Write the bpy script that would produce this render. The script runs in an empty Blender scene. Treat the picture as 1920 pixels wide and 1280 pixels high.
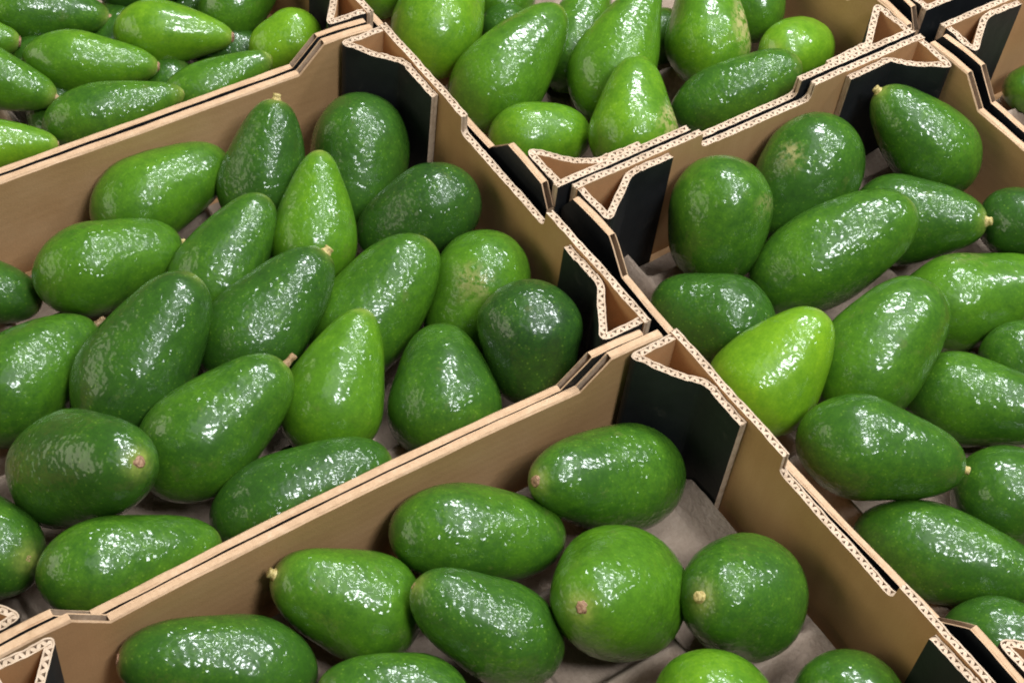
import bpy, math, random
from math import sin, cos, pi, radians, sqrt, exp, floor
from mathutils import Vector, Matrix, noise

# ------------------------------------------------------------------ scene, camera, light, exposure
scene = bpy.context.scene
S = 0.0115                 # one layout unit in metres (rim level is z = 0 in layout units)
ZB = -10.2                 # underside of the cartons, layout units


def W3(x, y, z):
    return Vector((x * S, y * S, (z - ZB) * S))


cam_data = bpy.data.cameras.new('camera')
cam = bpy.data.objects.new('camera', cam_data)
scene.collection.objects.link(cam)
right = Vector((0.55512970, 0.82694290, 0.08942290))
down = Vector((0.67323775, -0.38358850, -0.63214776))
fwd = Vector((-0.48844851, 0.41112687, -0.76967055))
rot = Matrix((right, -down, -fwd)).transposed()
cam.matrix_world = Matrix.Translation(W3(71.54754, -45.32739, 70.80787)) @ rot.to_4x4()
cam_data.sensor_fit = 'HORIZONTAL'
cam_data.sensor_width = 36.0
cam_data.lens = 3137.5677 / 1920 * 36
cam_data.clip_start = 0.02
cam_data.clip_end = 60
scene.camera = cam

world = bpy.data.worlds.new('World')
scene.world = world
world.use_nodes = True
bg = world.node_tree.nodes['Background']
bg.inputs['Color'].default_value = (0.93, 0.96, 1.0, 1)
bg.inputs['Strength'].default_value = 0.05

FOCUS = W3(24, -3, -4)


def area_lamp(name, direction, dist, sx, sy, power, color, roll_to=None):
    d = Vector(direction).normalized()
    ld = bpy.data.lights.new(name, 'AREA')
    ld.shape = 'RECTANGLE'
    ld.size = sx
    ld.size_y = sy
    ld.energy = power
    ld.color = color
    o = bpy.data.objects.new(name, ld)
    scene.collection.objects.link(o)
    loc = FOCUS + d * dist
    z = Vector((0, 0, 1)) if roll_to is None else d
    y = Vector(roll_to) if roll_to is not None else Vector((0.8, 0.6, 0))
    x = y.cross(z).normalized()
    y = z.cross(x).normalized()
    o.matrix_world = Matrix.Translation(loc) @ Matrix((x, y, z)).transposed().to_4x4()
    return o


COOL = (0.93, 0.98, 1.0)
# ceiling panels of the shop, all hung 2.2 m above the cartons
for dr, pw, sx, sy in (((-0.43, 0.39, 0.81), 58, 0.48, 0.76),
                       ((0.50, 0.02, 0.85), 50, 0.44, 0.72),
                       ((0.12, 0.64, 0.75), 46, 0.40, 0.78),
                       ((0.02, 0.22, 0.97), 14, 0.16, 0.44)):
    area_lamp('ceiling_panel', dr, 2.2 / dr[2], sx, sy, pw, COOL)
# the shop window, low on the left
area_lamp('shop_window', (-0.43, -0.82, 0.40), 3.4, 4.0, 1.5, 46, (1.0, 0.95, 0.72), roll_to=(0, 0, 1))
# added fill lamp standing in for ceiling bounce, gives the fruit a soft sheen
area_lamp('ceiling_fill', (0.05, 0.22, 0.97), 2.75, 3.0, 2.4, 30, (0.92, 0.97, 1.0))

scene.view_settings.view_transform = 'Standard'
scene.view_settings.look = 'None'
scene.view_settings.exposure = 0.0
scene.view_settings.gamma = 1.0
scene.render.engine = 'CYCLES'
scene.cycles.use_denoising = True
scene.cycles.filter_width = 1.9
scene.cycles.max_bounces = 5
scene.cycles.caustics_reflective = False
scene.cycles.caustics_refractive = False

random.seed(7)


# ------------------------------------------------------------------ node helpers and materials
def new_mat(name):
    m = bpy.data.materials.new(name)
    m.use_nodes = True
    nt = m.node_tree
    b = nt.nodes['Principled BSDF']
    return m, nt, b


def nd(nt, typ, **kw):
    n = nt.nodes.new(typ)
    for k, v in kw.items():
        setattr(n, k, v)
    return n


def math_node(nt, op, a, b=None, c=None, clamp=False):
    n = nd(nt, 'ShaderNodeMath', operation=op)
    n.use_clamp = clamp
    for i, v in enumerate((a, b, c)):
        if v is None:
            continue
        if hasattr(v, 'is_output'):
            nt.links.new(v, n.inputs[i])
        else:
            n.inputs[i].default_value = v
    return n.outputs[0]


def map_range(nt, v, a, b, c=0.0, d=1.0):
    n = nd(nt, 'ShaderNodeMapRange')
    n.interpolation_type = 'SMOOTHSTEP'
    nt.links.new(v, n.inputs['Value'])
    n.inputs['From Min'].default_value = a
    n.inputs['From Max'].default_value = b
    n.inputs['To Min'].default_value = c
    n.inputs['To Max'].default_value = d
    return n.outputs['Result']


def mix_col(nt, fac, a, b, mode='MIX'):
    n = nd(nt, 'ShaderNodeMix', data_type='RGBA', blend_type=mode)
    for sock, v in ((n.inputs[0], fac), (n.inputs[6], a), (n.inputs[7], b)):
        if hasattr(v, 'is_output'):
            nt.links.new(v, sock)
        else:
            sock.default_value = v
    return n.outputs[2]


def ramp(nt, v, stops):
    n = nd(nt, 'ShaderNodeValToRGB')
    nt.links.new(v, n.inputs[0])
    cr = n.color_ramp
    while len(cr.elements) < len(stops):
        cr.elements.new(0.5)
    for e, (p, c) in zip(cr.elements, stops):
        e.position = p
        e.color = (*c, 1)
    return n.outputs[0]


def noise_tex(nt, vec, scale, detail=2.0, rough=0.5, dist=0.0):
    n = nd(nt, 'ShaderNodeTexNoise')
    nt.links.new(vec, n.inputs['Vector'])
    n.inputs['Scale'].default_value = scale
    n.inputs['Detail'].default_value = detail
    n.inputs['Roughness'].default_value = rough
    n.inputs['Distortion'].default_value = dist
    return n.outputs['Fac']


def voronoi(nt, vec, scale, feature='F1', smooth=None):
    n = nd(nt, 'ShaderNodeTexVoronoi', feature=feature)
    nt.links.new(vec, n.inputs['Vector'])
    n.inputs['Scale'].default_value = scale
    if smooth is not None:
        n.inputs['Smoothness'].default_value = smooth
    return n.outputs['Distance']


def obj_attr(nt, name):
    n = nd(nt, 'ShaderNodeAttribute', attribute_type='OBJECT', attribute_name=name)
    return n.outputs['Fac']


def bump(nt, height, strength, dist, normal=None):
    n = nd(nt, 'ShaderNodeBump')
    nt.links.new(height, n.inputs['Height'])
    if hasattr(strength, 'is_output'):
        nt.links.new(strength, n.inputs['Strength'])
    else:
        n.inputs['Strength'].default_value = strength
    n.inputs['Distance'].default_value = dist
    if normal is not None:
        nt.links.new(normal, n.inputs['Normal'])
    return n.outputs['Normal']


def seeded_coords(nt):
    tc = nd(nt, 'ShaderNodeTexCoord')
    oi = nd(nt, 'ShaderNodeObjectInfo')
    k = math_node(nt, 'MULTIPLY', oi.outputs['Random'], 7.0)
    va = nd(nt, 'ShaderNodeVectorMath', operation='ADD')
    nt.links.new(tc.outputs['Object'], va.inputs[0])
    nt.links.new(k, va.inputs[1])
    return tc.outputs['Object'], va.outputs[0]


def make_skin():
    m, nt, b = new_mat('avocado_skin')
    raw, co = seeded_coords(nt)
    shade = obj_attr(nt, 'shade')
    rough = obj_attr(nt, 'pebble')
    big = noise_tex(nt, co, 26, 2, 0.55)
    mid = noise_tex(nt, co, 150, 2, 0.6)
    fine = noise_tex(nt, co, 520, 1, 0.6)
    s = math_node(nt, 'MULTIPLY_ADD', math_node(nt, 'SUBTRACT', big, 0.5), 0.36, shade)
    s = math_node(nt, 'MULTIPLY_ADD', math_node(nt, 'SUBTRACT', mid, 0.5), 0.30, s)
    s = math_node(nt, 'MULTIPLY_ADD', math_node(nt, 'SUBTRACT', fine, 0.5), 0.22, s, clamp=True)
    col = ramp(nt, s, [(0.0, (0.016, 0.046, 0.010)), (0.28, (0.033, 0.098, 0.009)),
                       (0.55, (0.076, 0.190, 0.009)), (0.8, (0.150, 0.300, 0.010)),
                       (1.0, (0.270, 0.430, 0.014))])
    # pale lenticels
    vd = voronoi(nt, co, 330)
    spots = map_range(nt, vd, 0.13, 0.30, 1.0, 0.0)
    spots = math_node(nt, 'MULTIPLY', spots, map_range(nt, mid, 0.42, 0.62, 0.0, 0.30))
    col = mix_col(nt, spots, col, (0.20, 0.34, 0.035, 1))
    # rub marks / corky scars, given as a vertex attribute where the fruit carries one
    at = nd(nt, 'ShaderNodeAttribute', attribute_type='GEOMETRY', attribute_name='scar')
    sc = math_node(nt, 'MULTIPLY', at.outputs['Fac'], map_range(nt, noise_tex(nt, co, 210, 4, 0.7), 0.40, 0.56))
    col = mix_col(nt, sc, col, (0.47, 0.38, 0.17, 1))
    # scuffs: dull olive-brown rubs
    sf = math_node(nt, 'MULTIPLY', map_range(nt, noise_tex(nt, co, 44, 4, 0.68), 0.62, 0.74), 0.30)
    col = mix_col(nt, sf, col, (0.135, 0.150, 0.040, 1))
    # yellowish collar at the stem
    tp = nd(nt, 'ShaderNodeAttribute', attribute_type='GEOMETRY', attribute_name='tip')
    tf = math_node(nt, 'MULTIPLY', tp.outputs['Fac'], map_range(nt, mid, 0.3, 0.7, 0.35, 0.9))
    col = mix_col(nt, tf, col, (0.30, 0.33, 0.07, 1))
    nt.links.new(col, b.inputs['Base Color'])
    rg = math_node(nt, 'MULTIPLY_ADD', mid, 0.24, 0.26)
    rg = math_node(nt, 'MULTIPLY_ADD', math_node(nt, 'ADD', sc, sf), 0.35, rg)
    nt.links.new(rg, b.inputs['Roughness'])
    b.inputs['Specular IOR Level'].default_value = 0.14
    nt.links.new(map_range(nt, big, 0.36, 0.62, 1.0, 0.65), b.inputs['Coat Weight'])
    b.inputs['Coat Roughness'].default_value = 0.155
    b.inputs['Coat IOR'].default_value = 1.45
    # pebbled skin: uneven warts, finer near-flat areas between
    vb = voronoi(nt, co, 235)
    nb = noise_tex(nt, co, 205, 1, 0.45)
    h = math_node(nt, 'MULTIPLY_ADD', math_node(nt, 'MULTIPLY', vb, vb), -0.30, nb)
    pat = map_range(nt, big, 0.34, 0.62, 0.35, 1.0)
    st = math_node(nt, 'MULTIPLY', rough, pat)
    n2 = bump(nt, h, st, 0.0024)
    nt.links.new(n2, b.inputs['Coat Normal'])
    return m


def make_stem():
    m, nt, b = new_mat('stem_wood')
    raw, co = seeded_coords(nt)
    y = obj_attr(nt, 'yellow')
    n = noise_tex(nt, co, 520, 4, 0.7)
    c1 = ramp(nt, n, [(0.3, (0.09, 0.045, 0.022)), (0.52, (0.33, 0.18, 0.10)), (0.75, (0.52, 0.35, 0.22))])
    c2 = ramp(nt, n, [(0.3, (0.20, 0.13, 0.03)), (0.5, (0.52, 0.41, 0.14)), (0.75, (0.66, 0.57, 0.27))])
    nt.links.new(mix_col(nt, y, c1, c2), b.inputs['Base Color'])
    b.inputs['Roughness'].default_value = 0.6
    nt.links.new(bump(nt, n, 0.6, 0.001), b.inputs['Normal'])
    return m


def make_kraft(name, ribs):
    m, nt, b = new_mat(name)
    raw, co = seeded_coords(nt)
    mp = nd(nt, 'ShaderNodeMapping')
    nt.links.new(co, mp.inputs[0])
    mp.inputs['Scale'].default_value = (1, 1, 9) if not ribs else (1, 1, 5)
    if not ribs:
        mp.inputs['Scale'].default_value = (9, 9, 1)
    n1 = noise_tex(nt, mp.outputs[0], 16, 4, 0.6)
    n2 = noise_tex(nt, co, 14, 3, 0.55)
    n3 = noise_tex(nt, co, 900, 2, 0.6)
    v = math_node(nt, 'MULTIPLY_ADD', n1, 0.22, math_node(nt, 'MULTIPLY', n2, 0.78))
    v = math_node(nt, 'MULTIPLY_ADD', math_node(nt, 'SUBTRACT', n3, 0.5), 0.35, v)
    col = ramp(nt, v, [(0.2, (0.38, 0.205, 0.092)), (0.5, (0.49, 0.278, 0.130)), (0.8, (0.57, 0.345, 0.180))])
    nt.links.new(col, b.inputs['Base Color'])
    b.inputs['Roughness'].default_value = 0.62
    b.inputs['Specular IOR Level'].default_value = 0.3
    if ribs:
        wv = nd(nt, 'ShaderNodeTexWave', wave_type='BANDS', bands_direction='Z', wave_profile='SIN')
        nt.links.new(raw, wv.inputs['Vector'])
        wv.inputs['Scale'].default_value = 39
        wv.inputs['Distortion'].default_value = 2.5
        nr = bump(nt, wv.outputs['Fac'], 0.035, 0.0009)
        nr = bump(nt, n3, 0.25, 0.0004, nr)
    else:
        nr = bump(nt, n2, 0.3, 0.003)
        nr = bump(nt, n3, 0.25, 0.0004, nr)
    nt.links.new(nr, b.inputs['Normal'])
    return m


def make_edge(name, stops):
    m, nt, b = new_mat(name)
    raw, co = seeded_coords(nt)
    n1 = noise_tex(nt, co, 240, 4, 0.7)
    n2 = noise_tex(nt, co, 40, 2, 0.5)
    v = math_node(nt, 'MULTIPLY_ADD', n1, 0.6, math_node(nt, 'MULTIPLY', n2, 0.4))
    col = ramp(nt, v, stops)
    nt.links.new(col, b.inputs['Base Color'])
    b.inputs['Roughness'].default_value = 0.8
    nt.links.new(bump(nt, n1, 0.5, 0.0008), b.inputs['Normal'])
    return m


def make_black():
    m, nt, b = new_mat('black_printed_board')
    raw, co = seeded_coords(nt)
    n1 = noise_tex(nt, co, 30, 4, 0.6)
    n3 = noise_tex(nt, co, 700, 2, 0.6)
    col = ramp(nt, n1, [(0.3, (0.0085, 0.0095, 0.011)), (0.7, (0.017, 0.0185, 0.020))])
    rub = math_node(nt, 'MULTIPLY', map_range(nt, noise_tex(nt, co, 55, 5, 0.75), 0.58, 0.72), 0.5)
    col = mix_col(nt, rub, col, (0.055, 0.05, 0.045, 1))
    nt.links.new(col, b.inputs['Base Color'])
    b.inputs['Roughness'].default_value = 0.52
    b.inputs['Specular IOR Level'].default_value = 0.35
    nr = bump(nt, n1, 0.25, 0.003)
    nt.links.new(bump(nt, n3, 0.2, 0.0004, nr), b.inputs['Normal'])
    return m


def make_pulp():
    m, nt, b = new_mat('moulded_pulp')
    raw, co = seeded_coords(nt)
    n1 = noise_tex(nt, co, 300, 4, 0.7)
    n2 = noise_tex(nt, co, 26, 3, 0.5)
    v = math_node(nt, 'MULTIPLY_ADD', n1, 0.5, math_node(nt, 'MULTIPLY', n2, 0.5))
    col = ramp(nt, v, [(0.25, (0.22, 0.155, 0.115)), (0.55, (0.34, 0.255, 0.195)), (0.8, (0.45, 0.35, 0.28))])
    nt.links.new(col, b.inputs['Base Color'])
    b.inputs['Roughness'].default_value = 0.9
    nt.links.new(bump(nt, n1, 0.6, 0.0015), b.inputs['Normal'])
    return m


def make_table():
    m, nt, b = new_mat('dark_display_board')
    raw, co = seeded_coords(nt)
    n1 = noise_tex(nt, co, 12, 4, 0.6)
    nt.links.new(ramp(nt, n1, [(0.3, (0.012, 0.012, 0.013)), (0.7, (0.03, 0.03, 0.032))]), b.inputs['Base Color'])
    b.inputs['Roughness'].default_value = 0.7
    return m


SKIN, STEM, EDGE, BLACK, PULP, TABLE = make_skin(), make_stem(), make_edge('cut_board_edge', [(0.25, (0.30, 0.195, 0.12)), (0.5, (0.54, 0.395, 0.28)), (0.75, (0.68, 0.53, 0.40))]), make_black(), make_pulp(), make_table()  # edge paler than the liner: cut paper, with top light put into its colour
EDGE_WORN = make_edge('crushed_board_edge', [(0.25, (0.40, 0.24, 0.135)), (0.5, (0.52, 0.33, 0.195)), (0.75, (0.63, 0.43, 0.28))])
KRAFT, KRAFT_RIB = make_kraft('kraft_liner', False), make_kraft('kraft_liner_ribbed', True)


# ------------------------------------------------------------------ mesh helpers
class Mesh:
    def __init__(self):
        self.v, self.f, self.m = [], [], []

    def vert(self, x, y, z):
        self.v.append((x * S, y * S, z * S))
        return len(self.v) - 1

    def quad(self, a, b, c, d, mat=0):
        self.f.append((a, b, c, d))
        self.m.append(mat)

    def build(self, name, mats, parent=None, smooth=False):
        me = bpy.data.meshes.new(name)
        me.from_pydata(self.v, [], self.f)
        for mt in mats:
            me.materials.append(mt)
        me.polygons.foreach_set('material_index', self.m)
        if smooth:
            me.polygons.foreach_set('use_smooth', [True] * len(self.f))
        me.update()
        o = bpy.data.objects.new(name, me)
        scene.collection.objects.link(o)
        o.parent = parent
        return o


def tag(o, label, cat=None, group=None, kind=None):
    if label:
        o['label'] = label
    if cat:
        o['category'] = cat
    if group:
        o['group'] = group
    if kind:
        o['kind'] = kind


T = 0.46          # board thickness
TS = 0.52          # folded side wall
PER = 0.56        # flute period
LIN = 0.085       # liner thickness


def nz(a, b=0.0, c=0.0):
    return noise.noise(Vector((a, b, c)))


def resample(path, step):
    pts = [Vector(p) for p in path]
    for _ in range(2):                       # soften the folds
        q = [pts[0]]
        for a, b in zip(pts[:-1], pts[1:]):
            L = (b - a).length
            k = min(0.5, 0.14 / max(L, 1e-6))
            q.append(a.lerp(b, k))
            q.append(a.lerp(b, 1 - k))
        q.append(pts[-1])
        pts = q
    out, s0 = [], 0.0
    total = sum((b - a).length for a, b in zip(pts[:-1], pts[1:]))
    n = max(2, int(round(total / step)))
    seg, acc = 0, 0.0
    for i in range(n + 1):
        t = total * i / n
        while seg < len(pts) - 2 and acc + (pts[seg + 1] - pts[seg]).length < t:
            acc += (pts[seg + 1] - pts[seg]).length
            seg += 1
        L = (pts[seg + 1] - pts[seg]).length
        out.append((t, pts[seg].lerp(pts[seg + 1], min(1, (t - acc) / max(L, 1e-9)))))
    return out


def fluted_strip(path, ztop, zbot, left_mat, right_mat, seed, extra=()):
    """corrugated board standing on edge along a path, flutes upright; left = +normal side"""
    me = Mesh()
    smp = resample(path, PER / 8)
    if extra:
        base = [s for s, _ in smp]
        for e in extra:
            i = min(range(len(base)), key=lambda k: abs(base[k] - e))
            smp[i] = (e + (0.0), smp[i][1])
    n = len(smp)
    rows = []
    for i, (s, p) in enumerate(smp):
        a = smp[max(0, i - 2)][1]
        b = smp[min(n - 1, i + 2)][1]
        t = (b - a).normalized()
        nrm = Vector((-t.y, t.x))
        wob = 0.05 * nz(s * 0.35, seed, 3.1)
        th = T * (1 + 0.10 * nz(s * 0.9, seed, 8.0))
        zt = ztop(s)
        zl = zt + 0.06 * nz(s * 1.6, seed, 1.0)
        zr = zt + 0.06 * nz(s * 1.6, seed, 5.0)
        row = {}
        for key, off, z in (('l0', th / 2, zl), ('l1', th / 2 - LIN, zl - 0.012), ('r0', -th / 2, zr), ('r1', -th / 2 + LIN, zr - 0.012)):
            q = p + nrm * (off + wob)
            row[key] = (me.vert(q.x, q.y, z), me.vert(q.x, q.y, zbot))
        A = th / 2 - LIN
        ph = 2 * pi * s / PER + 1.6 * nz(s * 0.5, seed, 11)
        off = A * sin(ph)
        mt = min(zl, zr) - 0.035 + 0.03 * nz(s * 4, seed, 20)
        for key, d in (('m0', 0.098), ('m1', -0.098)):
            q = p + nrm * (max(-A, min(A, off + d)) + wob) + t * (-d * 0.6 * cos(ph))
            row[key] = (me.vert(q.x, q.y, mt), me.vert(q.x, q.y, max(zbot, zt - 3.0)))
        rows.append(row)
    for a, b in zip(rows[:-1], rows[1:]):
        me.quad(b['l0'][0], a['l0'][0], a['l0'][1], b['l0'][1], 0)      # left face
        me.quad(a['r0'][0], b['r0'][0], b['r0'][1], a['r0'][1], 1)      # right face
        for k0, k1 in (('l0', 'l1'), ('r1', 'r0'), ('m0', 'm1')):
            me.quad(a[k0][0], b[k0][0], b[k1][0], a[k1][0], 2)
        for k0, k1 in (('l1', 'l1'), ('r1', 'r1'), ('m0', 'm0'), ('m1', 'm1')):
            me.quad(a[k0][0], b[k0][0], b[k0][1], a[k0][1], 3)
    for r, flip in ((rows[0], False), (rows[-1], True)):                # closed ends
        me.quad(r['l0'][0], r['r0'][0], r['r0'][1], r['l0'][1], 2)
    return me


def plain_strip(x0, x1, yfun, ztop, zbot, out_sign, seed, breaks):
    """side wall: flutes run along the wall, so its straight top edge is crushed and lined"""
    me = Mesh()
    xs = sorted(set([x0, x1] + [x0 + (x1 - x0) * i / 90 for i in range(91)] + list(breaks)))
    rows = []
    for x in xs:
        s = x - x0
        yc = yfun(x)
        zt = ztop(x)
        row = {}
        for key, off, dz in (('o0', TS / 2, -0.04), ('o1', TS / 2 - LIN, -0.045), ('i0', -TS / 2, -0.13), ('i1', -TS / 2 + LIN, -0.045)):
            z = zt + dz + 0.05 * nz(s * 0.6, seed, off * 9)
            y = yc + out_sign * off
            row[key] = (me.vert(x, y, z), me.vert(x, y, zbot))
        # crushed filling between the liners
        row['c'] = [me.vert(x, yc + out_sign * o, zt - 0.035 * abs(nz(s * 1.5, seed, o * 30)) - g)
                    for o, g in ((0.13, 0.012), (0.045, 0.0), (-0.045, 0.0), (-0.13, 0.012))]
        # open flutes seen where the top is cut aslant
        fl = []
        nrow = 28
        for j in range(nrow):
            z = -3.2 + j * PER / 8
            z = min(z, zt - 0.03)
            o = (TS / 2 - LIN) * sin(2 * pi * (z + 1.2) / PER)
            fl.append((me.vert(x, yc + o + 0.03, z), me.vert(x, yc + o - 0.03, z)))
        row['fl'] = fl
        row['x'] = x
        row['zt'] = zt
        rows.append(row)
    for a, b in zip(rows[:-1], rows[1:]):
        me.quad(a['o0'][0], b['o0'][0], b['o0'][1], a['o0'][1], 1)
        me.quad(b['i0'][0], a['i0'][0], a['i0'][1], b['i0'][1], 0)
        me.quad(a['o0'][0], b['o0'][0], b['o1'][0], a['o1'][0], 2)
        me.quad(a['i0'][0], b['i0'][0], b['i1'][0], a['i1'][0], 2)
        me.quad(a['o1'][0], b['o1'][0], b['o1'][1], a['o1'][1], 3)
        me.quad(a['i1'][0], b['i1'][0], b['i1'][1], a['i1'][1], 3)
        slope = abs(a['zt'] - b['zt']) / max(1e-6, b['x'] - a['x'])
        if slope < 0.35:
            ca = [a['o1'][0]] + a['c'] + [a['i1'][0]]
            cb = [b['o1'][0]] + b['c'] + [b['i1'][0]]
            for k in range(len(ca) - 1):
                me.quad(ca[k], cb[k], cb[k + 1], ca[k + 1], 2)
        else:
            for k in (0, 1):
                for j in range(len(a['fl']) - 1):
                    me.quad(a['fl'][j][k], b['fl'][j][k], b['fl'][j + 1][k], a['fl'][j + 1][k], 3)
    for r in (rows[0], rows[-1]):
        me.quad(r['o0'][0], r['i0'][0], r['i0'][1], r['o0'][1], 2)
    return me


CUT = 4.6        # half width of the hand hold
CUTD = 1.3       # its depth
STEP_S, STEP_D = 6.3, 1.82
LL = 39.4


def carton(label, cx, cy, rotz, width, seed, bow=(0.0, 0.0), length=LL):
    """local x: long side, local y: end wall; rim corners at z = 0 (layout), base at ZB"""
    root = bpy.data.objects.new('carton', None)
    root.empty_display_size = 0.05
    scene.collection.objects.link(root)
    root.location = W3(cx, cy, ZB)
    root.rotation_euler = (0, 0, radians(rotz))
    tag(root, label, 'carton', 'open cartons of avocados')
    hl, hw = length / 2, width / 2
    H0 = -ZB                    # rim height above base

    def finish(me, name, mats):
        o = me.build(name, mats, root)
        return o

    # end walls
    for sx in (1, -1):
        x = sx * (hl - T / 2)
        y0, y1 = -hw + TS + 0.03, hw - TS - 0.03
        ln = y1 - y0

        def zt(s, ln=ln, sd=seed + sx):
            c = abs(s - ln / 2)
            if c < CUT:
                d = CUTD
                r = 0.5
                if c > CUT - r:
                    k = (c - (CUT - r)) / r
                    d = CUTD - r * (1 - sqrt(max(0, 1 - k * k)))
            else:
                d = 0.0
            return H0 - d + 0.03 * nz(s * 0.5, sd, 2)
        path = [(x, y0), (x, 0), (x, y1)]
        if sx == 1:
            me = fluted_strip(path, zt, 0.25, 0, 1, seed + sx, (ln / 2 - CUT, ln / 2 - CUT + 0.02, ln / 2 + CUT))
            # left normal of +y direction is -x: inside
            finish(me, 'end_wall', [KRAFT, BLACK, EDGE, EDGE])
        else:
            me = fluted_strip(path, zt, 0.25, 0, 1, seed + sx)
            finish(me, 'end_wall', [BLACK, KRAFT, EDGE, EDGE])
    # side walls
    for k, sy in enumerate((1, -1)):
        def yf(x, sy=sy, bw=bow[k]):
            u = min(1.0, abs(x) / (hl - 5))
            return sy * (hw - TS / 2 + bw * (1 - u * u) ** 1.0) + 0.05 * nz(x * 0.15, seed, sy)

        def ztp(x):
            e = hl - abs(x)
            if e < 0.9:
                return H0 - 0.15 - 1.5 * (1 - e / 0.9)
            if e < STEP_S - STEP_D:
                return H0 - 0.15 * (1 - min(1, (e - 0.9) / 2))
            if e < STEP_S:
                return H0 - (e - (STEP_S - STEP_D))
            return H0 - STEP_D
        br = []
        for sg in (1, -1):
            for e in (0.9, STEP_S - STEP_D, STEP_S - STEP_D + 0.02, STEP_S - 0.02, STEP_S):
                br.append(sg * (hl - e))
            br += [sg * (hl - STEP_S + STEP_D * i / 10) for i in range(1, 10)]
        me = plain_strip(-hl + 0.05, hl - 0.05, yf, ztp, 0.2, sy, seed + 10 * sy, br)
        finish(me, 'side_wall', [KRAFT_RIB, BLACK, EDGE_WORN, EDGE])
    # folded corner posts
    for sx in (1, -1):
        for sy in (1, -1):
            rnd = random.Random(seed * 31 + sx * 3 + sy)
            pw = 3.2 + rnd.uniform(-0.25, 0.25)
            q = 3.4 + rnd.uniform(-0.25, 0.25)
            fl = 7.4 + rnd.uniform(-0.3, 0.3)
            P = [(sx * (hl - 0.9 * T), sy * (hw - 1.95 * T)),
                 (sx * (hl - pw), sy * (hw - 2.0 * T)),
                 (sx * (hl - 1.75 * T), sy * (hw - 1.5 * T - q)),
                 (sx * (hl - 1.6 * T), sy * (hw - fl))]
            jag = rnd.uniform(0, 50)
            L1 = pw
            L2 = sqrt((pw - 1.75 * T) ** 2 + q * q)

            def zp(s, jag=jag, L1=L1, L2=L2):
                z = H0 - 0.10 + 0.10 * nz(s * 0.8, jag) + 0.05 * nz(s * 3, jag, 4)
                if L1 - 0.3 < s < L1 + L2:
                    k = (s - L1) / L2
                    z -= 0.30 * sin(pi * max(0, min(1, k)))
                if s > L1 + L2:
                    z -= 0.10 + 0.04 * (s - L1 - L2)
                return z
            me = fluted_strip(P, zp, 0.3, 0, 1, seed + sx * 2 + sy * 5)
            hollow_left = (sx * sy > 0)
            finish(me, 'corner_post', [KRAFT, BLACK, EDGE, EDGE] if hollow_left else [BLACK, KRAFT, EDGE, EDGE])
    # base
    me = Mesh()
    ids = [me.vert(sx * (hl - 0.05), sy * (hw - 0.05), z) for z in (0.0, 0.22) for sx, sy in ((-1, -1), (1, -1), (1, 1), (-1, 1))]
    for a, b, c, d in ((0, 3, 2, 1), (4, 5, 6, 7), (0, 1, 5, 4), (1, 2, 6, 5), (2, 3, 7, 6), (3, 0, 4, 7)):
        me.quad(ids[a], ids[b], ids[c], ids[d])
    finish(me, 'base_panel', [KRAFT])
    return root


# ------------------------------------------------------------------ the display surface
me = Mesh()
ids = [me.vert(x, y, z) for z in (-1.6, -0.04) for x, y in ((-110, -110), (140, -110), (140, 140), (-110, 140))]
for a, b, c, d in ((0, 3, 2, 1), (4, 5, 6, 7), (0, 1, 5, 4), (1, 2, 6, 5), (2, 3, 7, 6), (3, 0, 4, 7)):
    me.quad(ids[a], ids[b], ids[c], ids[d])
tab = me.build('table_surface', [TABLE])
tag(tab, 'dark display surface under the cartons', None, None, 'structure')

# ------------------------------------------------------------------ cartons
# key: (label, x0, x1, y0, y1, long axis, bows of the two side walls)
CARTONS = {
    'M': ('open carton of dark green avocados at centre left, in front of the top left carton', -0.1, 29.75, -40.2, 0.2, 'Y', (0.0, -0.30), 0.0),
    'B': ('open carton at bottom centre with the pale paper tray showing between few avocados', 29.85, 60.0, -39.6, 1.1, 'Y', (0.28, 0.0), 0.0),
    'TL': ('open carton at top left heaped with long-necked avocados', -30.2, -0.35, -39.4, 0.1, 'Y', (0.0, 0.0), 0.0),
    'T': ('open carton at top centre of the frame with shiny bright avocados', -21.4, 17.95, 0.75, 31.5, 'X', (0.0, 0.0), 0.6),
    'R': ('open carton on the right holding the one lime-green avocado', 18.2, 57.6, 2.0, 32.0, 'X', (0.0, 0.5), 0.4),
    'C': ('open black carton cut off by the right edge of the frame near the top', 18.0, 57.4, 32.7, 63.0, 'X', (0.0, 0.0), 0.0),
    'D': ('carton corner at the very top right, behind the black gap', -22.9, 16.5, 32.8, 62.9, 'X', (0.0, 0.0), 0.0),
}
for i, (k, (lab, x0, x1, y0, y1, ax, bw, tw)) in enumerate(CARTONS.items()):
    if ax == 'Y':
        carton(lab, (x0 + x1) / 2, (y0 + y1) / 2, 90 + tw, x1 - x0, 11 + i * 7, bw, y1 - y0)
    else:
        carton(lab, (x0 + x1) / 2, (y0 + y1) / 2, tw, y1 - y0, 11 + i * 7, bw, x1 - x0)

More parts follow.
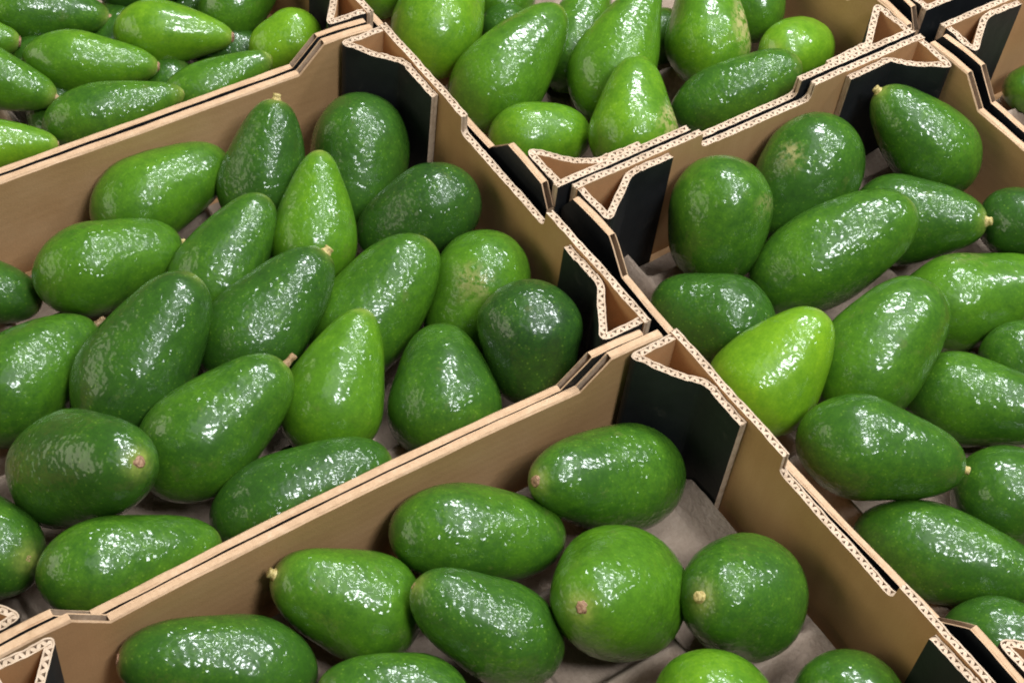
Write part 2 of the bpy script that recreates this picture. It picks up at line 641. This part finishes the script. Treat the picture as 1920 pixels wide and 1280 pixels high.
# ------------------------------------------------------------------ avocados
# centre x y z, azimuth, elevation of the stem, length, radius, neck
FRUIT = {
    'M1': (2.509, -17.049, -5.111, 1.680, 0.049, 9.223, 2.630, 0.300),
    'M2': (5.111, -11.176, -3.698, 2.354, 0.866, 8.478, 2.700, 0.400),
    'M3': (5.860, -4.952, -5.682, -0.685, -0.523, 9.164, 3.121, 0.250),
    'M4': (10.470, -10.692, -3.754, 2.529, 0.656, 8.412, 2.611, 0.500),
    'M5': (12.698, -4.723, -4.455, -1.936, -0.549, 8.192, 2.724, 0.200),
    'M6': (6.881, -22.587, -4.601, 1.523, -0.146, 8.818, 2.662, 0.280),
    'M7': (10.208, -16.668, -4.390, 2.003, 0.454, 8.997, 2.628, 0.400),
    'M8': (15.747, -16.688, -3.743, 1.811, 0.505, 9.713, 2.875, 0.400),
    'M9': (17.066, -10.398, -5.279, 1.878, 0.564, 10.103, 2.990, 0.300),
    'M10': (19.222, -4.592, -5.535, -0.990, -0.699, 8.316, 2.903, 0.250),
    'M11': (24.803, -4.585, -3.838, -0.563, -0.964, 7.214, 2.941, 0.200),
    'M12': (24.289, -10.164, -5.417, 2.655, 0.299, 8.146, 3.118, 0.380),
    'M13': (21.437, -15.475, -4.435, 2.272, 0.634, 8.688, 2.884, 0.500),
    'M14': (20.979, -22.795, -3.941, 1.718, 0.419, 9.763, 2.926, 0.320),
    'M15': (14.962, -24.129, -3.701, 1.956, 0.563, 10.408, 3.076, 0.320),
    'M16': (11.240, -29.680, -5.978, 1.834, 0.064, 9.504, 3.039, 0.380),
    'M17': (3.744, -30.000, -5.664, 0.940, -0.307, 8.124, 2.152, 0.300),
    'M18': (20.737, -30.379, -2.847, 0.473, 0.763, 10.394, 3.027, 0.300),
    'M19': (26.630, -20.650, -5.121, 1.366, 0.115, 10.101, 2.596, 0.200),
    'M20': (26.664, -30.619, -3.767, 1.375, -0.204, 9.369, 2.499, 0.300),
    'M21': (20.305, -36.659, -5.912, 0.536, 0.517, 8.603, 2.756, 0.150),
    'R1': (22.633, 11.194, -3.629, -0.664, -0.931, 7.876, 3.133, 0.200),
    'R2': (22.239, 18.641, -4.070, -1.264, -0.813, 8.952, 3.161, 0.200),
    'R3': (23.724, 27.488, -3.214, 3.630, 0.567, 8.693, 2.850, 0.400),
    'R4': (28.058, 23.579, -4.972, 0.575, 0.433, 8.804, 2.838, 0.400),
    'R5': (27.955, 16.161, -4.152, 1.426, 0.525, 11.223, 2.956, 0.220),
    'R6': (32.330, 28.967, -4.184, 0.273, 0.384, 6.087, 2.252, 0.300),
    'R7': (27.696, 7.060, -5.518, -2.476, -0.028, 7.664, 2.801, 0.250),
    'R8': (33.852, 6.411, -3.349, 1.797, 0.753, 8.412, 3.007, 0.400),
    'R9': (35.632, 13.297, -3.692, 1.847, 0.433, 9.740, 3.090, 0.220),
    'R10': (34.413, 23.679, -6.368, 1.166, 0.087, 10.642, 3.023, 0.350),
    'R11': (40.042, 23.395, -6.297, 0.914, -0.035, 7.303, 2.266, 0.300),
    'R12': (40.613, 17.596, -6.162, 0.614, 0.308, 9.425, 2.735, 0.300),
    'R13': (41.323, 8.055, -3.578, 0.856, -0.082, 9.411, 2.854, 0.350),
    'R14': (46.954, 15.290, -6.503, 0.813, 0.011, 8.345, 2.804, 0.300),
    'R15': (47.945, 8.843, -6.465, 0.618, 0.076, 11.478, 2.768, 0.450),
    'R16': (53.517, 7.821, -6.288, 0.771, 0.080, 7.619, 2.261, 0.300),
    'B1': (34.010, -5.615, -5.343, -1.690, 0.455, 10.682, 2.995, 0.380),
    'B2': (33.538, -13.810, -5.268, 1.071, -0.225, 9.487, 2.615, 0.220),
    'B3': (33.244, -21.757, -5.655, -2.211, 0.488, 8.261, 2.820, 0.350),
    'B4': (38.586, -16.656, -4.736, -2.408, 0.405, 8.643, 2.593, 0.350),
    'B5': (40.523, -9.923, -4.747, -1.206, 0.755, 8.918, 3.452, 0.350),
    'B6': (43.993, -4.143, -4.994, -1.671, 0.659, 7.434, 3.302, 0.350),
    'B7': (33.302, -29.218, -5.553, -2.074, 0.292, 9.928, 2.610, 0.300),
    'B8': (39.511, -22.691, -5.504, -2.216, 0.174, 7.729, 2.466, 0.300),
    'B9': (48.771, -9.615, -5.053, -0.594, -0.694, 6.627, 2.917, 0.250),
    'B10': (51.842, -2.980, -6.034, -0.621, -0.466, 6.248, 2.746, 0.250),
    'T1': (-4.118, 7.660, -5.447, 2.354, 0.199, 10.277, 3.146, 0.350),
    'T2': (3.134, 8.780, -5.177, 1.822, 0.382, 10.594, 2.987, 0.420),
    'T3': (1.543, 15.625, -6.370, 2.282, 0.417, 8.747, 2.324, 0.350),
    'T4': (6.269, 15.721, -3.820, 2.137, 0.544, 11.027, 2.829, 0.600),
    'T5': (12.602, 11.893, -3.488, 2.504, 0.449, 8.254, 2.827, 0.450),
    'T6': (6.951, 22.701, -4.227, 2.622, 0.412, 9.295, 2.838, 0.400),
    'T7': (13.598, 19.923, -3.939, 1.278, 0.426, 9.146, 2.261, 0.250),
    'T8': (11.859, 26.919, -4.548, -1.324, 0.447, 6.240, 2.247, 0.150),
    'T9': (9.220, 7.011, -5.938, 1.191, -0.075, 6.777, 2.311, 0.200),
    'T10': (5.702, 28.113, -4.238, 2.523, 0.606, 7.236, 2.193, 0.350),
    'T11': (-6.000, 14.416, -6.656, 2.482, 0.266, 7.731, 2.271, 0.350),
    'T12': (-11.445, 6.799, -6.862, 2.755, 0.207, 7.182, 2.185, 0.350),
    'TL1': (-16.320, -16.382, -5.075, 1.076, -0.124, 8.332, 2.114, 0.400),
    'TL2': (-10.034, -9.929, -4.842, 0.975, 0.070, 7.838, 2.147, 0.500),
    'TL3': (-11.166, -4.123, -4.744, 1.778, 0.533, 7.170, 2.146, 0.300),
    'TL4': (-5.606, -3.805, -4.709, -1.665, -0.250, 5.034, 2.000, 0.200),
    'TL5': (-10.059, -15.891, -4.953, 1.038, -0.070, 8.584, 1.993, 0.420),
    'TL6': (-4.470, -9.602, -5.021, 1.388, 0.283, 7.810, 1.822, 0.420),
    'TL7': (-4.943, -16.696, -4.703, 1.256, 0.199, 8.967, 1.994, 0.450),
    'TL8': (-10.583, -21.765, -4.484, 0.814, -0.105, 7.010, 1.960, 0.400),
    'TL9': (-15.895, -21.920, -4.785, 1.028, -0.156, 6.539, 1.755, 0.400),
    'TL10': (-5.509, -24.011, -4.884, 1.179, -0.023, 6.739, 1.777, 0.450),
    'TL11': (-15.780, -8.872, -4.890, 1.226, 0.081, 7.199, 1.965, 0.400),
    'C1': (21.520, 43.039, -7.294, -2.076, 0.030, 5.818, 1.998, 0.250),
}
# shade of green, pebbliness, stem ('y' yellow stub, 'b' brown stub, 's' short brown button, 'n' tiny), label
INFO = {
    'M1': (.50, .25, 'n', 'smooth mid green avocado nearest the far kraft wall, glossy tip pointing right, centre left carton'),
    'M2': (.24, .95, 'y', 'dark pebbly avocado standing upright with tan stem on top, against the far kraft wall'),
    'M3': (.28, .5, 'n', 'rounded dark avocado in front of the black corner flap of the centre left carton'),
    'M4': (.62, .55, 'n', 'bright green narrow-topped avocado standing in the middle of the back rows, centre left carton'),
    'M5': (.12, .8, 'n', 'blackish green broad avocado by the right wall below the black corner flap, centre left carton'),
    'M6': (.45, .6, 'y', 'horizontal avocado at the far left with pale stem touching its right neighbour, centre left carton'),
    'M7': (.38, .5, 'n', 'slim avocado wedged between the horizontal one and the bright narrow one, centre left carton'),
    'M8': (.27, .9, 'y', 'speckled shiny avocado with a yellow stem nub, in the middle of the centre left carton'),
    'M9': (.42, .6, 'n', 'glossy mid green avocado right of the yellow-stemmed one, centre left carton'),
    'M10': (.50, .6, 'n', 'olive tinged avocado next to the hand hold of the right wall, centre left carton'),
    'M11': (.10, .7, 'n', 'round blackish green avocado tucked into the right front corner by the folded post'),
    'M12': (.33, .5, 'n', 'broad upright avocado on the near wall, left of the round dark one, centre left carton'),
    'M13': (.64, .5, 'n', 'bright yellow-green pear-shaped avocado near the front wall of the centre left carton'),
    'M14': (.40, .5, 'b', 'large avocado with a long brown stem poking right at the bright pear-shaped one'),
    'M15': (.24, .6, 'n', 'large dark avocado left of the long-stemmed one, pale mark near its tip'),
    'M16': (.40, .45, 'b', 'large avocado cut by the left edge of the frame with pinkish stub at right'),
    'M17': (.25, .55, 'n', 'small dark avocado sliver at the left edge above the large cut-off one'),
    'M18': (.28, .7, 's', 'squat avocado with its round brown stem button facing the viewer, lower left'),
    'M19': (.24, .75, 'n', 'avocado lying along the front wall, half hidden behind it, centre left carton'),
    'M20': (.42, .7, 'n', 'avocado lying at the lower left along the front wall, pale blotch at left end'),
    'M21': (.30, .6, 'n', 'dark avocado cut by the left edge of the frame in the lower left corner'),
    'TL1': (.40, .5, 'b', 'dark green long avocado in the top left corner of the frame with grey stub'),
    'TL2': (.78, .25, 's', 'bright smooth long-necked avocado lying at the top of the top left carton'),
    'TL3': (.50, .7, 'n', 'avocado cut by the top edge, behind the round bright one, top left carton'),
    'TL4': (.82, .55, 'n', 'small round yellow-green avocado beside the corner post of the top left carton'),
    'TL5': (.62, .6, 's', 'long light green avocado with speckled skin, second row of the top left carton'),
    'TL6': (.45, .3, 'n', 'long avocado just behind the dividing wall, nearest the corner post, top left carton'),
    'TL7': (.42, .6, 'n', 'long avocado just behind the dividing wall with its pale blunt end at left'),
    'TL8': (.50, .5, 'b', 'avocado at the left edge of the frame with ragged brown stub, top left carton'),
    'TL9': (.62, .4, 's', 'end of a small avocado at the left edge with pink stem button, top left carton'),
    'TL10': (.78, .2, 'n', 'bright smooth avocado at the left edge, lowest in the top left carton'),
    'TL11': (.15, .5, 'n', 'dark avocado glimpsed at the top edge above the bright long-necked one'),
    'T1': (.78, .45, 'n', 'bright glossy avocado at the left wall, cut by the top edge, top centre carton'),
    'T2': (.55, .6, 'n', 'large shiny avocado leaning right, in front of the left group, top centre carton'),
    'T3': (.48, .6, 'n', 'narrow avocado behind the large shiny leaning one, top centre carton'),
    'T4': (.62, .7, 'n', 'long-necked pear-shaped avocado in the middle of the top centre carton'),
    'T5': (.70, .4, 'n', 'light green avocado with a tan streak, tip up, against the near wall, top centre carton'),
    'T6': (.66, .5, 'n', 'yellowish avocado with a long corky tan stripe, cut by the top edge'),
    'T7': (.35, .7, 'n', 'dark green elongated avocado lying behind the hand hold, top centre carton'),
    'T8': (.84, .35, 'n', 'small round bright avocado at the right end of the top centre carton'),
    'T9': (.70, .4, 'n', 'smooth light green avocado low in the near left corner, top centre carton'),
    'T10': (.50, .5, 'n', 'avocado partly hidden behind the tan-striped one at the top edge'),
    'T11': (.50, .7, 'n', 'avocado glimpsed between the two left fruit at the top edge, top centre carton'),
    'T12': (.55, .5, 'n', 'sliver of green avocado at the top edge beside the carton seam'),
    'R1': (.42, .5, 'n', 'plump upright avocado with a pinkish scuff, by the black flap of the right carton'),
    'R2': (.32, .55, 'n', 'dark rounded avocado with a beige scab, along the back wall of the right carton'),
    'R3': (.36, .7, 'y', 'avocado in the black back corner with a yellow stem nub pointing up left'),
    'R4': (.33, .7, 'y', 'avocado with a yellow stem at its right end, behind the long one, right carton'),
    'R5': (.40, .6, 'n', 'long cucumber-like avocado lying across the middle of the back rows, right carton'),
    'R6': (.22, .7, 'n', 'dark avocado at the right edge of the frame beside the kraft side wall'),
    'R7': (.24, .9, 'n', 'dark sparkling pebbly avocado by the left wall of the right carton'),
    'R8': (.90, .4, 'n', 'lime-green avocado at the left wall, by far the brightest of all'),
    'R9': (.46, .3, 'n', 'smooth broad avocado directly right of the lime-green one'),
    'R10': (.56, .35, 'n', 'avocado with a yellow-tan streak near the right edge, above the smooth broad one'),
    'R11': (.35, .6, 'n', 'small piece of avocado at the right edge, below the yellow-streaked one'),
    'R12': (.40, .45, 'n', 'avocado at the right edge with a pale brownish patch, below the small piece'),
    'R13': (.34, .5, 'y', 'avocado below the lime-green one with a yellowish stem at its right tip'),
    'R14': (.36, .4, 'n', 'large dull avocado cut by the right edge, right of the one with the yellowish stem'),
    'R15': (.34, .55, 'n', 'large elongated avocado beside the hand hold slot, tapering to the right edge'),
    'R16': (.30, .5, 'n', 'avocado in the lower right corner of the frame, behind the carton wall'),
    'B1': (.36, .75, 's', 'avocado in front of the black corner flap, brown stem end facing lower left, bottom carton'),
    'B2': (.40, .65, 'n', 'avocado lying along the far wall of the bottom carton, streaked with highlights'),
    'B3': (.50, .45, 'y', 'avocado with a cream stem end touching the far wall, bottom carton'),
    'B4': (.30, .85, 'n', 'dark sparkling avocado in the middle of the bottom carton, tip at left'),
    'B5': (.52, .55, 's', 'round avocado showing its brown stem button in a pale ring, bottom carton'),
    'B6': (.36, .7, 'y', 'round avocado by the slotted wall with a small yellow stem end on its left'),
    'B7': (.33, .65, 's', 'large avocado at the bottom left, cut by the bottom edge of the frame'),
    'B8': (.35, .55, 'y', 'avocado top at the bottom edge between the large left one and the dark one'),
    'B9': (.68, .5, 'n', 'bright green avocado top at the bottom edge, below the two round ones'),
    'B10': (.36, .5, 'n', 'dark avocado top at the bottom edge nearest the slotted wall'),
    'C1': (.52, .4, 'n', 'avocado glimpsed at the right edge in the carton beyond the seam'),
}
SCARS = {'T6': (0.55, 0.2, 0.22, 1.0, (1, 0.15, 0.5)), 'T5': (0.60, 0.2, 0.20, 1.0, (1, 0.3, 0.4)),
         'R1': (0.20, 0.02, 0.14, 0.7, (0.6, 0.6, 0.5)), 'R2': (0.34, 0.0, 0.08, 0.7, (-0.6, -0.1, 0.6)),
         'R10': (0.7, 0.2, 0.10, 0.5, (0.2, 1, 0.3)), 'M10': (0.40, 0.02, 0.08, 0.4, (0.1, 0.5, 0.8))}
NR, NS = 44, 40


def frut_profile(neck, n):
    z = [-cos(pi * i / (n - 1)) for i in range(n)]
    r = []
    for zz in z:
        k = max(0.0, min(1.0, ((zz + 1) / 2 - 0.22) / 0.78))
        r.append(max(0.0, 1 - abs(zz) ** (2.35 if zz < 0 else 3.6)) ** 0.5 * (1 - neck * k * k * (3 - 2 * k)))
    mx = max(r)
    return z, [q / mx for q in r]


def fruit_frame(az, el):
    a = Vector((cos(el) * cos(az), cos(el) * sin(az), sin(el)))
    u = Vector((0, 0, 1)).cross(a)
    u = u.normalized() if u.length > 1e-4 else Vector((1, 0, 0))
    w = a.cross(u)
    return u, w, a


def avocado(key):
    cx, cy, cz, az, el, ln, rad, neck = FRUIT[key]
    ln, rad, neck = ln * 1.03, rad * 1.045, neck * 1.0
    shade, peb, stem, label = INFO[key]
    shade, peb = 0.03 + 0.80 * shade, 0.35 + 0.65 * peb
    rnd = random.Random(key)
    sd = rnd.uniform(0, 100)
    u, w, a = fruit_frame(az, el)
    z, r = frut_profile(neck, NR)
    bend = rnd.uniform(-0.12, 0.12) * (0.6 + neck)
    bdir = rnd.uniform(0, 2 * pi)
    verts, faces, tips = [], [], []
    for i in range(NR):
        s = (z[i] + 1) / 2
        off = bend * rad * (s * s - 0.3) * 1.6
        ring = 1 if i in (0, NR - 1) else NS
        for j in range(ring):
            th = 2 * pi * j / NS
            d = Vector((cos(th), sin(th), 0))
            p = Vector((r[i] * d.x, r[i] * d.y, z[i] * 1.2))
            lump = 0.065 * noise.noise(p * 1.1 + Vector((sd, 0, 0))) + 0.012 * noise.noise(p * 3.1 + Vector((0, sd, 0)))
            rr = rad * r[i] * (1 + lump)
            zz = z[i] * ln / 2 * (1 + 0.01 * noise.noise(p + Vector((0, 0, sd))))
            if i >= NR - 4 and stem != 'n':        # shallow dip at the stem
                zz -= 0.05 * (1 - (NR - 1 - i) / 4)
            x = rr * cos(th) + off * cos(bdir)
            y = rr * sin(th) + off * sin(bdir)
            verts.append((x * S, y * S, zz * S))
            dist = sqrt((rr) ** 2 + (ln / 2 - zz) ** 2)
            tips.append(exp(-(dist / 0.70) ** 2))
    def vid(i, j):
        if i == 0:
            return 0
        if i == NR - 1:
            return 1 + (NR - 2) * NS
        return 1 + (i - 1) * NS + j % NS
    for i in range(NR - 1):
        for j in range(NS):
            if i == 0:
                faces.append((0, vid(1, j + 1), vid(1, j)))
            elif i == NR - 2:
                faces.append((vid(i, j), vid(i, j + 1), vid(NR - 1, 0)))
            else:
                faces.append((vid(i, j), vid(i, j + 1), vid(i + 1, j + 1), vid(i + 1, j)))
    me = bpy.data.meshes.new('avocado')
    me.from_pydata(verts, [], faces)
    me.materials.append(SKIN)
    me.polygons.foreach_set('use_smooth', [True] * len(faces))
    at = me.attributes.new('tip', 'FLOAT', 'POINT')
    at.data.foreach_set('value', tips)
    sc = [0.0] * len(verts)
    if key in SCARS:
        s0, ds, rr0, amt, wd = SCARS[key]
        wd = (right * wd[0] - down * wd[1] - fwd * wd[2]).normalized()
        # where on this fruit the mark sits, expressed in its own frame
        ld = Vector((wd.dot(u), wd.dot(w), 0)).normalized()
        for i, vv in enumerate(verts):
            q = Vector(vv) / S
            s = q.z / ln + 0.5
            side = (q.x * ld.x + q.y * ld.y) / rad
            along = exp(-((s - s0) / (ds + 0.1)) ** 2)
            lat = max(0.0, min(1.0, (side - (1 - rr0)) / rr0 * 1.6))
            sc[i] = amt * along * lat
    at = me.attributes.new('scar', 'FLOAT', 'POINT')
    at.data.foreach_set('value', sc)
    me.update()
    o = bpy.data.objects.new('avocado', me)
    scene.collection.objects.link(o)
    o.matrix_world = Matrix.Translation(W3(cx, cy, cz)) @ Matrix((u, w, a)).transposed().to_4x4()
    o['shade'] = shade
    o['pebble'] = peb
    tag(o, label, 'avocado', 'avocados in the cartons')
    # stem
    kinds = {'y': (0.31, 0.36, 0.85), 'b': (0.23, 0.72, 0.15), 's': (0.31, 0.08, 0.0), 'n': (0.20, 0.05, 0.3)}
    sr, sl, yel = kinds[stem]
    prof = [(0.0, -0.45), (sr * 1.15, -0.40), (sr * 1.10, 0.00), (sr * 0.86, sl * 0.30), (sr * 0.80, sl * 0.62),
            (sr * 0.92, sl * 0.80), (sr * 0.80, sl * 0.98), (sr * 0.35, sl * 1.02), (0.0, sl * 0.94)]
    sv, sf = [], []
    n = 14
    lean = (rnd.uniform(-0.12, 0.12), rnd.uniform(-0.12, 0.12))
    offx, offy = bend * rad * 0.7 * 1.6 * cos(bdir), bend * rad * 0.7 * 1.6 * sin(bdir)
    for k, (pr, pz) in enumerate(prof):
        for j in range(n):
            th = 2 * pi * j / n
            q = pr * (1 + 0.30 * nz(cos(th) * 1.5 + sd, sin(th) * 1.5, pz * 2))
            sv.append(((offx + q * cos(th) + lean[0] * max(0, pz)) * S, (offy + q * sin(th) + lean[1] * max(0, pz)) * S,
                       (ln / 2 - 0.06 + pz + 0.05 * nz(j, sd, k)) * S))
    for k in range(len(prof) - 1):
        for j in range(n):
            sf.append((k * n + j, k * n + (j + 1) % n, (k + 1) * n + (j + 1) % n, (k + 1) * n + j))
    sm = bpy.data.meshes.new('stem')
    sm.from_pydata(sv, [], sf)
    sm.materials.append(STEM)
    sm.polygons.foreach_set('use_smooth', [True] * len(sf))
    sm.update()
    so = bpy.data.objects.new('stem', sm)
    scene.collection.objects.link(so)
    so.parent = o
    so['yellow'] = yel
    return o


# a lower layer, only glimpsed in the shadow between the top fruit
rl = random.Random(5)
for kk, fx, fy, lab in (
        ('TL60', -9.0, -12.2, 'shaded low avocado between the light speckled one and the one nearest the post'),
        ('TL61', -9.5, -19.0, 'shaded low avocado between the ragged-stub one and the pale-ended one behind the wall'),
        ('TL62', -14.5, -12.0, 'shaded low avocado between the light speckled one and the bright long-necked one'),
        ('TL63', -15.0, -18.5, 'shaded low avocado between the pink-buttoned end and the top left corner fruit'),
        ('TL64', -15.2, -5.0, 'shaded low avocado at the top edge behind the bright long-necked one'),
        ('TL65', -9.0, -6.0, 'shaded low avocado just left of the small round yellow-green one'),
        ('T60', -1.0, 12.0, 'shaded low avocado above the large shiny leaning one, top centre carton'),
        ('T61', 3.0, 20.5, 'shaded low avocado between the long-necked and the tan-striped ones, top centre carton')):
    FRUIT[kk] = (fx, fy, -7.35, rl.uniform(0, 6.28), rl.uniform(-0.1, 0.1), rl.uniform(6.4, 7.2), 1.95, rl.uniform(0.2, 0.4))
    INFO[kk] = (rl.uniform(0.15, 0.35), 0.5, 'n', lab)
for k in FRUIT:
    avocado(k)

# ------------------------------------------------------------------ moulded paper trays under the fruit
def tray(label, key, boxkey):
    lab, x0, x1, y0, y1, ax, bw, tw = CARTONS[boxkey]
    x0, x1, y0, y1 = x0 + 1.1, x1 - 1.1, y0 + 1.1, y1 - 1.1
    balls = []
    for k, f in FRUIT.items():
        if k.rstrip('0123456789') != key:
            continue
        z, r = frut_profile(f[7], 13)
        u, w, a = fruit_frame(f[3], f[4])
        for zz, rr in zip(z[1:-1], r[1:-1]):
            c = Vector(f[:3]) + a * (zz * f[5] / 2)
            balls.append((c.x, c.y, c.z, rr * f[6] + 0.08))
    step = 0.26
    nx, ny = int((x1 - x0) / step), int((y1 - y0) / step)
    me = Mesh()
    px, py = (6.2, 7.2)
    grid = []
    for i in range(nx + 1):
        col = []
        for j in range(ny + 1):
            x, y = x0 + (x1 - x0) * i / nx, y0 + (y1 - y0) * j / ny
            # egg-box ridges between cups
            cu = abs(((x / px + 0.5 * (floor(y / py) % 2)) % 1) - 0.5) * 2
            cv = abs(((y / py) % 1) - 0.5) * 2
            ridge = max(cu, cv)
            h = -9.75 + 2.0 * max(0.0, (ridge - 0.70) / 0.30)
            h += 0.12 * nz(x * 0.8, y * 0.8, 3)
            for bx, by, bz, br in balls:
                d2 = (x - bx) ** 2 + (y - by) ** 2
                if d2 < br * br:
                    lim = bz - sqrt(br * br - d2) - 0.04
                    if lim < h:
                        h = lim
            h = max(h, -9.93)
            col.append(me.vert(x, y, h - ZB))
        grid.append(col)
    for i in range(nx):
        for j in range(ny):
            me.quad(grid[i][j], grid[i + 1][j], grid[i + 1][j + 1], grid[i][j + 1])
    o = me.build('paper_tray', [PULP], None, True)
    tag(o, label, 'tray', 'moulded paper trays in the cartons')
    return o


tray('pale moulded paper tray under the avocados of the centre left carton', 'M', 'M')
tray('pale moulded paper tray with open cups in the bottom centre carton', 'B', 'B')
tray('moulded paper tray hidden under avocados in the top left carton', 'TL', 'TL')
tray('moulded paper tray glimpsed in the dark gap of the top centre carton', 'T', 'T')
tray('moulded paper tray under the avocados of the right carton', 'R', 'R')
tray('moulded paper tray in the carton cut off by the right edge', 'C', 'C')
